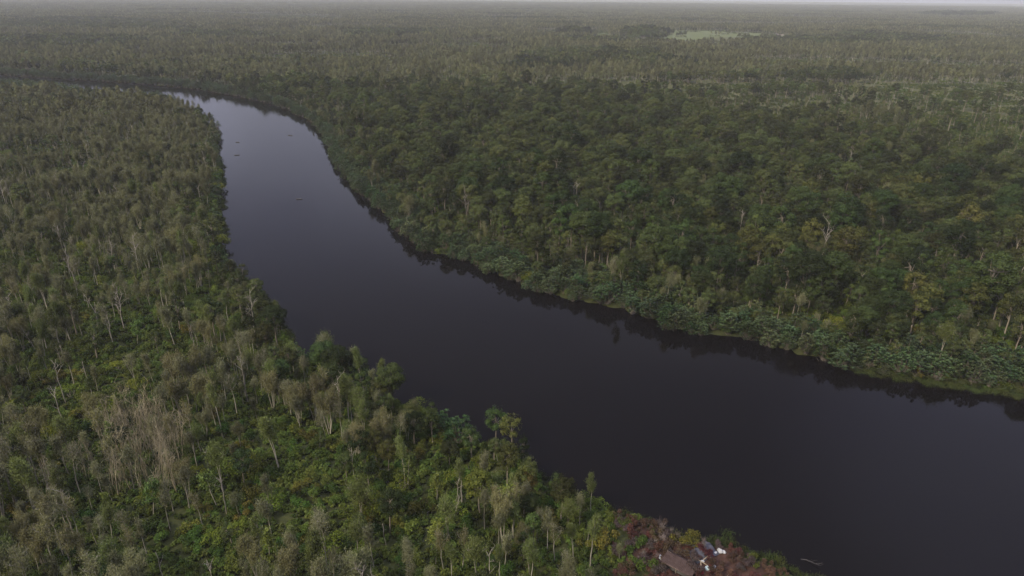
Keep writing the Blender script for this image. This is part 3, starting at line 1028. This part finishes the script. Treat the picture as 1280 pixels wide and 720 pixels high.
# grass: the mats at the waterline and the open plain
gr = bpy.data.collections.new('grass_src')
for i in range(3):
    r = np.random.default_rng(300 + i)
    G = Geo()
    n = 150
    c = np.column_stack([r.normal(size=(n, 2)) * .75, np.zeros(n)])
    al = unit(np.column_stack([r.normal(size=(n, 2)) * .45, np.ones(n)]))
    ln = r.uniform(.35, .85, n)
    G.leaves(c + al * ln[:, None] * .5, np.column_stack([r.normal(size=(n, 2)), r.normal(size=n) * .3]), al, .09, ln, r)
    o = bpy.data.objects.new(f'grass_src_{i:02d}', build_mesh('grass', [G.part(M_GRASS)]))
    o.color = (*((1, 1, 1), (.8, 1.05, .8), (1.25, 1.1, 1.0))[i], 1)
    gr.objects.link(o)
p = candidates(1.2, 70, 420)
x, y, d, nr, u, v, w = info(p)
mat = ((vnoise(x, y, 22, 15) > .74) | (u > 1080)) & ~nr & (d > -2.2) & (d < 3.0)
mat |= nr & (d > -1.2) & (d < 1.5) & (vnoise(x, y, 16, 16) > .4)
p = p[mat & keep(p, np.full(len(p), .8))]
zz = np.maximum(near_z(p), -.02)
scatter('bank_grass', gr, np.column_stack([p, zz]), rng.uniform(0, 6.28, len(p)), rng.uniform(.5, 1.0, len(p)), rng.integers(0, 3, len(p)))

# ------------------------------------------------------------------ the forest far away, as clumps of whole trees
def clump_src(tag, recipe, n_var, size=26.0, spread_=1.0):
    c = bpy.data.collections.new(tag)
    for i in range(n_var):
        r = np.random.default_rng(500 + i)
        parts = []
        for builder, bark, leaf, cnt, kw in recipe:
            k = r.poisson(cnt)
            for _ in range(k):
                T, K, H = builder(int(r.integers(1, 9999)), **kw)
                s = r.uniform(.7, 1.2); a = r.uniform(0, 6.28); tone = r.uniform(-.45, .95) * spread_
                off = np.array([r.uniform(-.5, .5) * size, r.uniform(-.5, .5) * size, 0])
                M = np.array([[math.cos(a), -math.sin(a), 0], [math.sin(a), math.cos(a), 0], [0, 0, 1]]) * s
                for g, m in ((T, bark), (K, leaf)):
                    if g.v:
                        vv, ff, mm, ll = g.part(m)
                        parts.append((vv @ M.T + off, ff, mm, ll * .5 + (tone if leaf is m and builder is not dead_tree else .3)))
        o = bpy.data.objects.new(f'{tag}_{i:02d}', build_mesh(tag, parts))
        c.objects.link(o)
    return c


FAR_SW = (swamp_tree, M_SWAMP_BARK, M_SWAMP_LEAF)
FAR_BR = (broad_tree, M_BROAD_BARK, M_BROAD_LEAF)
FAR_BU = (bush, M_BROAD_BARK, M_BUSH_LEAF)
FAR_DE = (dead_tree, M_DEAD_BARK, M_DEAD_BARK)
c_sw = clump_src('far_swamp_src', [FAR_SW + (17, dict(detail=.12)), FAR_DE + (2, dict(limbs=3, twigs=0)), FAR_BU + (14, dict(detail=.12)), FAR_BR + (2.5, dict(detail=.14, h=10))], 8)
c_br = clump_src('far_broad_src', [FAR_BR + (13, dict(detail=.16, h=12)), FAR_SW + (3, dict(detail=.12)), FAR_BU + (6, dict(detail=.12))], 6)
c_pl = clump_src('far_plain_src', [FAR_SW + (.45, dict(detail=.12, h=7)), FAR_DE + (.25, dict(limbs=2, twigs=0)), FAR_BU + (45, dict(detail=.07, h=.9))], 6, 26.0, .4)

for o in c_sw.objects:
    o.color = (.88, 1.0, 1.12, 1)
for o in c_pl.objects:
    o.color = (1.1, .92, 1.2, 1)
p = candidates(24.0, 420, 8500, 1.1)
x, y, d, nr, u, v, w = info(p)
dist = np.hypot(x, y)
land = d > 16
dark = vnoise(x, y, 260, 21) * .6 + vnoise(x * .35, y, 90, 22) * .4 + .3 * np.maximum.reduce([ell(u, v, 120, 30, 140, 9), ell(u, v, 160, 48, 130, 10), ell(u, v, 1100, 44, 90, 5)])
grove = np.maximum.reduce([ell(u, v, 805, 39, 30, 4.5), ell(u, v, 722, 38, 22, 3.5), ell(u, v, 1200, 17, 60, 3) * .75]) * (.65 + .7 * vnoise(x, y, 70, 33))
glade = np.maximum(ell(u, v, 858, 41, 125, 8.5) * (grove < .35), ell(u, v, 975, 41, 24, 4)) * (.72 + .6 * vnoise(x, y, 55, 31))
plain = (u > 640) & (v > 92) & (v < forest_edge(u))
cls = np.where(grove > .45, 1, np.where(plain & (vnoise(x, y, 60, 23) > .12), 2, np.where(dark > .66, 1, np.where(dark < .36, 2, 0))))
cls = np.where((v > forest_edge(u)) & ~nr, 1, cls)
cls = np.where(nr, 0, cls)
ok = land & ((glade < .5) | (rng.random(len(p)) < .07)) & ((dist > MID - 5) | ((cls == 1) & ~nr & (dist > MID + 115)))
ok &= ~((cls == 1) & (v > forest_edge(u)) & (dist < MID + 115))
c_gr = clump_src('far_grove_src', [FAR_BR + (17, dict(detail=.2, h=17))], 4)
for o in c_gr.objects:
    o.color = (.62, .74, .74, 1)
cls = np.where((grove > .45) & (cls == 1) & (rng.random(len(p)) < .8), 3, cls)
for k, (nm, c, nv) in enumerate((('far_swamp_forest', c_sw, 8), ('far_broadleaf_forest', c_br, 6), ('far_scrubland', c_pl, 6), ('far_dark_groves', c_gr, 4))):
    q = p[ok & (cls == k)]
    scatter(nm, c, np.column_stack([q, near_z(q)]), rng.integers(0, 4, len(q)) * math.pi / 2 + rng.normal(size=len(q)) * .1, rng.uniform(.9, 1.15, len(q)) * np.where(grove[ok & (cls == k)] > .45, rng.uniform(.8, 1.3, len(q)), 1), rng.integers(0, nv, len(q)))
# low scrub of the open plain inside the nearer distance
q = candidates(18.0, 200, MID, 1.12)
x, y, d, nr, u, v, w = info(q)
q = q[(~nr) & (v < forest_edge(u)) & (d > 20)]
scatter('plain_scrub', c_pl, np.column_stack([q, near_z(q)]), rng.uniform(0, 6.28, len(q)), np.full(len(q), .95), rng.integers(0, 6, len(q)))
print('counts', {k: len(v[1]) for k, v in P.items()}, 'singles', len(singles), 'objects', len(bpy.data.objects))

# ------------------------------------------------------------------ the camp in the clearing
def plain_mat(name, c0, c1, rough=.8, scale=3.0, spec=.25):
    m, t, b = new_mat(name)
    N, L = t.nodes, t.links
    tcn = N.new('ShaderNodeTexCoord')
    L.new(ramp(N, L, noise_node(N, L, tcn.outputs['Object'], scale, 5, .6), [(.3, c0), (.7, c1)]), b.inputs['Base Color'])
    b.inputs['Roughness'].default_value = rough
    b.inputs['Specular IOR Level'].default_value = spec
    return m


M_RUST = plain_mat('weathered_roof_sheet', (.042, .028, .023), (.078, .053, .044), .95, 1.2, .03)
M_POLE = plain_mat('bleached_pole', (.22, .17, .11), (.36, .29, .20), .85, 4)
M_TARP = plain_mat('grey_blue_tarpaulin', (.050, .050, .058), (.088, .086, .096), .9, .8, .05)
M_WHITE = plain_mat('white_woven_plastic', (.30, .30, .29), (.44, .44, .42), .6, 2)
M_TEAL = plain_mat('pale_teal_plastic', (.42, .55, .52), (.6, .68, .65), .5, 2)
M_RED = plain_mat('red_plastic', (.17, .018, .022), (.24, .03, .035), .5, 2)
M_ASH = plain_mat('burnt_earth', (.028, .016, .011), (.074, .039, .027), .95, .9, .1)
M_LOG = plain_mat('wet_dark_wood', (.040, .037, .034), (.075, .068, .060), .6, 2)
M_MEADOW = plain_mat('meadow_grass', (.082, .098, .038), (.118, .134, .056), .95, .02, .1)
M_BARE = plain_mat('bare_pinkish_earth', (.17, .13, .105), (.23, .18, .15), .95, .03, .1)


def land(x, y):
    d, _ = river_dist(np.array([x]), np.array([y]))
    return float(land_height(d, np.array([x]), np.array([y]))[0])


def empty(name, g, rz, label, cat, z=None, group=None):
    o = bpy.data.objects.new(name, None)
    o.location = (g[0], g[1], land(*g) if z is None else z); o.rotation_euler = (0, 0, rz)
    COL.objects.link(o)
    o['label'] = label; o['category'] = cat
    if group:
        o['group'] = group
    return o


def part(name, geo, mat, parent, smooth_=False):
    me = build_mesh(name, [geo + (mat, None)])
    if smooth_:
        me.polygons.foreach_set('use_smooth', np.ones(len(me.polygons), bool))
    o = bpy.data.objects.new(name, me)
    o.parent = parent
    COL.objects.link(o)
    return o


def box(x0, x1, y0, y1, z0, z1):
    v = np.array([(x, y, z) for z in (z0, z1) for y in (y0, y1) for x in (x0, x1)], float)
    return v, np.array([(0, 2, 3, 1), (4, 5, 7, 6), (0, 1, 5, 4), (2, 6, 7, 3), (0, 4, 6, 2), (1, 3, 7, 5)])


def slab(X, Y, Z, th):
    """closed sheet of thickness th over a grid"""
    ny, nx = X.shape
    top = np.stack([X, Y, Z], -1).reshape(-1, 3); bot = top - [0, 0, th]
    i = np.arange(ny - 1)[:, None] * nx; j = np.arange(nx - 1)[None, :]
    f = np.stack([i + j, i + j + 1, i + nx + j + 1, i + nx + j], -1).reshape(-1, 4)
    n = nx * ny
    ring = list(range(nx)) + [k * nx + nx - 1 for k in range(1, ny)] + list(range(n - 2, n - nx - 1, -1)) + [k * nx for k in range(ny - 2, 0, -1)]
    side = [(ring[k], ring[k] + n, ring[(k + 1) % len(ring)] + n, ring[(k + 1) % len(ring)]) for k in range(len(ring))]
    return np.vstack([top, bot]), np.vstack([f, f[:, ::-1] + n, np.array(side)])


def blob(r, sx, sy, sz, n=10, lump=.18):
    th = np.linspace(0, math.pi, n); ph = np.arange(n * 2) * math.pi / n
    d = np.array([[(math.sin(a) * math.cos(b), math.sin(a) * math.sin(b), math.cos(a)) for b in ph] for a in th])
    k = 1 + lump * (np.sin(d[..., 0] * 4 + r.uniform(0, 6)) * np.cos(d[..., 1] * 5 + r.uniform(0, 6)) + .6 * np.sin(d[..., 2] * 7 + r.uniform(0, 6)))
    v = d * k[..., None] * [sx, sy, sz] + [0, 0, sz * .75]
    m = n * 2
    i = np.arange(n - 1)[:, None] * m; j = np.arange(m)[None, :]; j2 = (j + 1) % m
    return v.reshape(-1, 3), np.stack([i + j, i + m + j, i + m + j2, i + j2], -1).reshape(-1, 4)


# bare burnt earth: an uneven sheet just above the ground
cc = ground(868, 706, .9)
aa = np.linspace(0, 2 * math.pi, 49)[:-1]
rr = np.linspace(0, 1, 12)
rad = 12.5 * (1 + .22 * np.sin(aa * 3 + 1) + .14 * np.sin(aa * 7))
V_, F_ = [], []
for q in rr:
    for a_, R_ in zip(aa, rad):
        px, py = cc[0] + math.cos(a_) * R_ * q * 1.15, cc[1] + math.sin(a_) * R_ * q * .8
        V_.append((px, py, 0))
V_ = np.array(V_)
dd, _ = river_dist(V_[:, 0], V_[:, 1])
V_[:, 2] = land_height(dd, V_[:, 0], V_[:, 1]) + .10 - .25 * (np.repeat(rr, 48) > .95)
for i in range(len(rr) - 1):
    for j in range(48):
        F_.append((i * 48 + j, i * 48 + (j + 1) % 48, (i + 1) * 48 + (j + 1) % 48, (i + 1) * 48 + j))
eo = bpy.data.objects.new('burnt_earth', build_mesh('burnt_earth', [(V_, np.array(F_), M_ASH, None)]))
COL.objects.link(eo)
eo['kind'] = 'structure'

# low open shelter under a brown sheet roof
ga, gb = ground(830, 694, 2.2), ground(869, 714, 2.2)
ax = gb - ga; Ls = float(np.hypot(*ax)); rz = math.atan2(ax[1], ax[0]); gm = (ga + gb) / 2
sh = empty('shelter', gm, rz, 'low open shelter with brown sheet roof in the burnt clearing', 'shelter')
hw = 1.6
xs = np.linspace(-Ls / 2, Ls / 2, 90); ys = np.linspace(-hw, hw, 7)
X_, Y_ = np.meshgrid(xs, ys)
part('roof', slab(X_, Y_, 1.45 + Y_ * .12 + .035 * np.sin(X_ * 2 * math.pi / .30) + .05 * np.sin(X_ * .9 + Y_), .012), M_RUST, sh)
for px in (-Ls / 2 + .3, 0, Ls / 2 - .3):
    for py in (-hw + .2, hw - .2):
        part('post', tube([(px, py, -.3), (px + .03, py, 1.34 + py * .12)], [.07, .06], 6), M_POLE, sh)
for py in (-hw + .2, hw - .2):
    part('beam', tube([(-Ls / 2, py, 1.36 + py * .12), (Ls / 2, py, 1.36 + py * .12)], [.05, .05], 6), M_POLE, sh)
part('plank_floor', box(-Ls / 2 + .1, Ls / 2 - .1, -hw + .3, hw - .3, .28, .36), M_LOG, sh)

# grey-blue tarpaulin thrown over a heap
g = ground(877, 690, .9)
to = empty('tarpaulin', g, .5, 'grey-blue tarpaulin thrown over a heap near the water', 'tarpaulin')
X_, Y_ = np.meshgrid(np.linspace(-2.9, 2.9, 30), np.linspace(-2.0, 2.0, 22))
Z_ = 1.15 * np.exp(-(X_ / 2.1) ** 2 - (Y_ / 1.25) ** 2) + .12 * np.sin(X_ * 3.1 + Y_ * 1.7) * np.cos(Y_ * 3.3) + .05 * np.sin(X_ * 8 + Y_ * 5) + .22
part('sheet', slab(X_ + .12 * np.sin(Y_ * 2), Y_ + .12 * np.cos(X_ * 2), Z_, .015), M_TARP, to, True)

r_ = np.random.default_rng(77)
for u, v, mat, nm, lab, cat, sz in [
        (826, 697, M_WHITE, 'sack', 'white sack at the upper end of the brown roofed shelter', 'sack', .48),
        (894, 691, M_WHITE, 'sack', 'leftmost and smallest of three white sacks by the water', 'sack', .36),
        (900, 689, M_WHITE, 'sack', 'largest white sack, middle of the three by the water', 'sack', .60),
        (905, 690, M_WHITE, 'sack', 'rightmost of the three white sacks by the water', 'sack', .42),
        (878, 702, M_WHITE, 'sack', 'white sack below the grey-blue tarpaulin', 'sack', .34),
        (884, 712, M_TEAL, 'plastic_bag', 'pale teal plastic bag beside the red jerrycan', 'bag', .50),
        (876, 717, M_RED, 'cloth_bundle', 'red cloth bundle at the bottom edge of the camp', 'cloth', .50),
        (886, 696, M_BARE, 'sack', 'pinkish sack right of the grey-blue tarpaulin', 'sack', .38)]:
    g = ground(u, v, .9)
    o = empty(nm, g, r_.uniform(0, 6), lab, cat)
    part('body', blob(r_, sz * 1.1, sz * .8, sz * .75), mat, o, True)
    part('tied_neck', blob(r_, sz * .28, sz * .24, sz * .3, 7), mat, o, True).location = (sz * .55, 0, sz * .85)
for u, v, mat, lab in [(888, 709, M_RED, 'red jerrycan standing between the teal bag and white jerrycan'), (892, 711, M_WHITE, 'white jerrycan right of the red jerrycan')]:
    o = empty('jerrycan', ground(u, v, .9), .6, lab, 'jerrycan')
    part('body', box(-.34, .34, -.22, .22, -.05, .72), mat, o)
    part('handle', tube([(-.2, 0, .72), (-.16, 0, .86), (.08, 0, .86), (.12, 0, .72)], [.035] * 4, 6), mat, o)
    part('cap', tube([(.24, 0, .72), (.24, 0, .80)], [.06, .055], 8), mat, o)
for (u0, v0, h0), (u1, v1, h1), lab in [((872, 699, 1.2), (889, 710, .9), 'long pale pole lying across the camp below the tarpaulin'), ((876, 703, 1.6), (877, 717, 1.0), 'pale pole pointing down to the red cloth bundle'), ((879, 700, 1.1), (887, 694, 1.3), 'short pale pole leaning by the tarpaulin')]:
    a_, b_ = ground(u0, v0, h0), ground(u1, v1, h1)
    o = bpy.data.objects.new('pole', build_mesh('pole', [tube([(*a_, h0), (*((a_ + b_) / 2), (h0 + h1) / 2 + .05), (*b_, h1)], [.10, .09, .06], 6) + (M_POLE, None)]))
    COL.objects.link(o)
    o['label'] = lab; o['category'] = 'pole'; o['group'] = 'poles of the camp'

# ------------------------------------------------------------------ driftwood on the river
for u, v, ln, lab in [(297, 178, 3.4, 'dark floating log, upper of two off the grassy point'), (296.5, 194, 3.6, 'dark floating log, lower of two off the grassy point'),
                      (363, 169.5, 4.6, 'dark floating log in midstream near the upper bend'), (374, 249, 3.6, 'dark floating log alone in midstream below the bend')]:
    g = ground(u, v, 0)
    o = empty('floating_log', g, r_.uniform(-.4, .4), lab, 'log', 0.0, 'logs floating on the river')
    part('trunk', tube([(-ln / 2, 0, .02), (-ln / 4, .1, .10), (ln / 4, -.05, .12), (ln / 2, 0, .04)], [.22, .30, .27, .12], 8), M_LOG, o)
    part('branch', tube([(.2, 0, .15), (.6, .25, .6), (.8, .3, 1.0)], [.09, .06, .02], 5), M_LOG, o)
    part('branch', tube([(-.5, 0, .15), (-.7, -.4, .5), (-1.2, -.6, .6)], [.09, .06, .02], 5), M_LOG, o)
g = ground(1013, 704, 0)
o = empty('driftwood', g, -.6, 'dark forked branch sticking out of the water near the camp', 'branch', 0.0)
part('stem', tube([(-2.2, 0, -.2), (-.8, .2, .25), (.8, -.1, .45), (2.0, .3, .9)], [.09, .08, .05, .015], 5), M_LOG, o)
for k in range(5):
    a_ = r_.uniform(-1.2, 1.6)
    part('twig', tube([(a_, .05, .3), (a_ + .5, r_.uniform(-.5, .5), .6), (a_ + 1.0, r_.uniform(-.8, .8), .8)], [.04, .025, .01], 4), M_LOG, o)

# ------------------------------------------------------------------ open meadow and bare patch on the far plain
for nm, cu, cv, ru, rv, mat, sd_ in (('meadow', 858, 41, 125, 9, M_MEADOW, 1), ('bare_patch', 978, 42, 20, 2.2, M_BARE, 2)):
    rg = np.random.default_rng(sd_)
    k = 40
    a_ = np.arange(k) * 2 * math.pi / k
    wob = 1 + .2 * np.sin(a_ * 3 + sd_) + .15 * np.sin(a_ * 5) + rg.normal(size=k) * .05
    pts = np.array([ground(cu + math.cos(t_) * ru * w_, cv + math.sin(t_) * rv * w_, 1.5) for t_, w_ in zip(a_, wob)])
    c0_ = pts.mean(0)
    vs = np.vstack([np.column_stack([c0_ + (pts - c0_) * q, np.full(k, z_)]) for q, z_ in ((.02, 1.75), (.5, 1.75), (.95, 1.7), (1.02, .9))])
    fs = np.array([(i * k + j, i * k + (j + 1) % k, (i + 1) * k + (j + 1) % k, (i + 1) * k + j) for i in range(3) for j in range(k)])
    o = bpy.data.objects.new(nm, build_mesh(nm, [(vs, fs, mat, None)]))
    COL.objects.link(o)
    o['kind'] = 'structure'
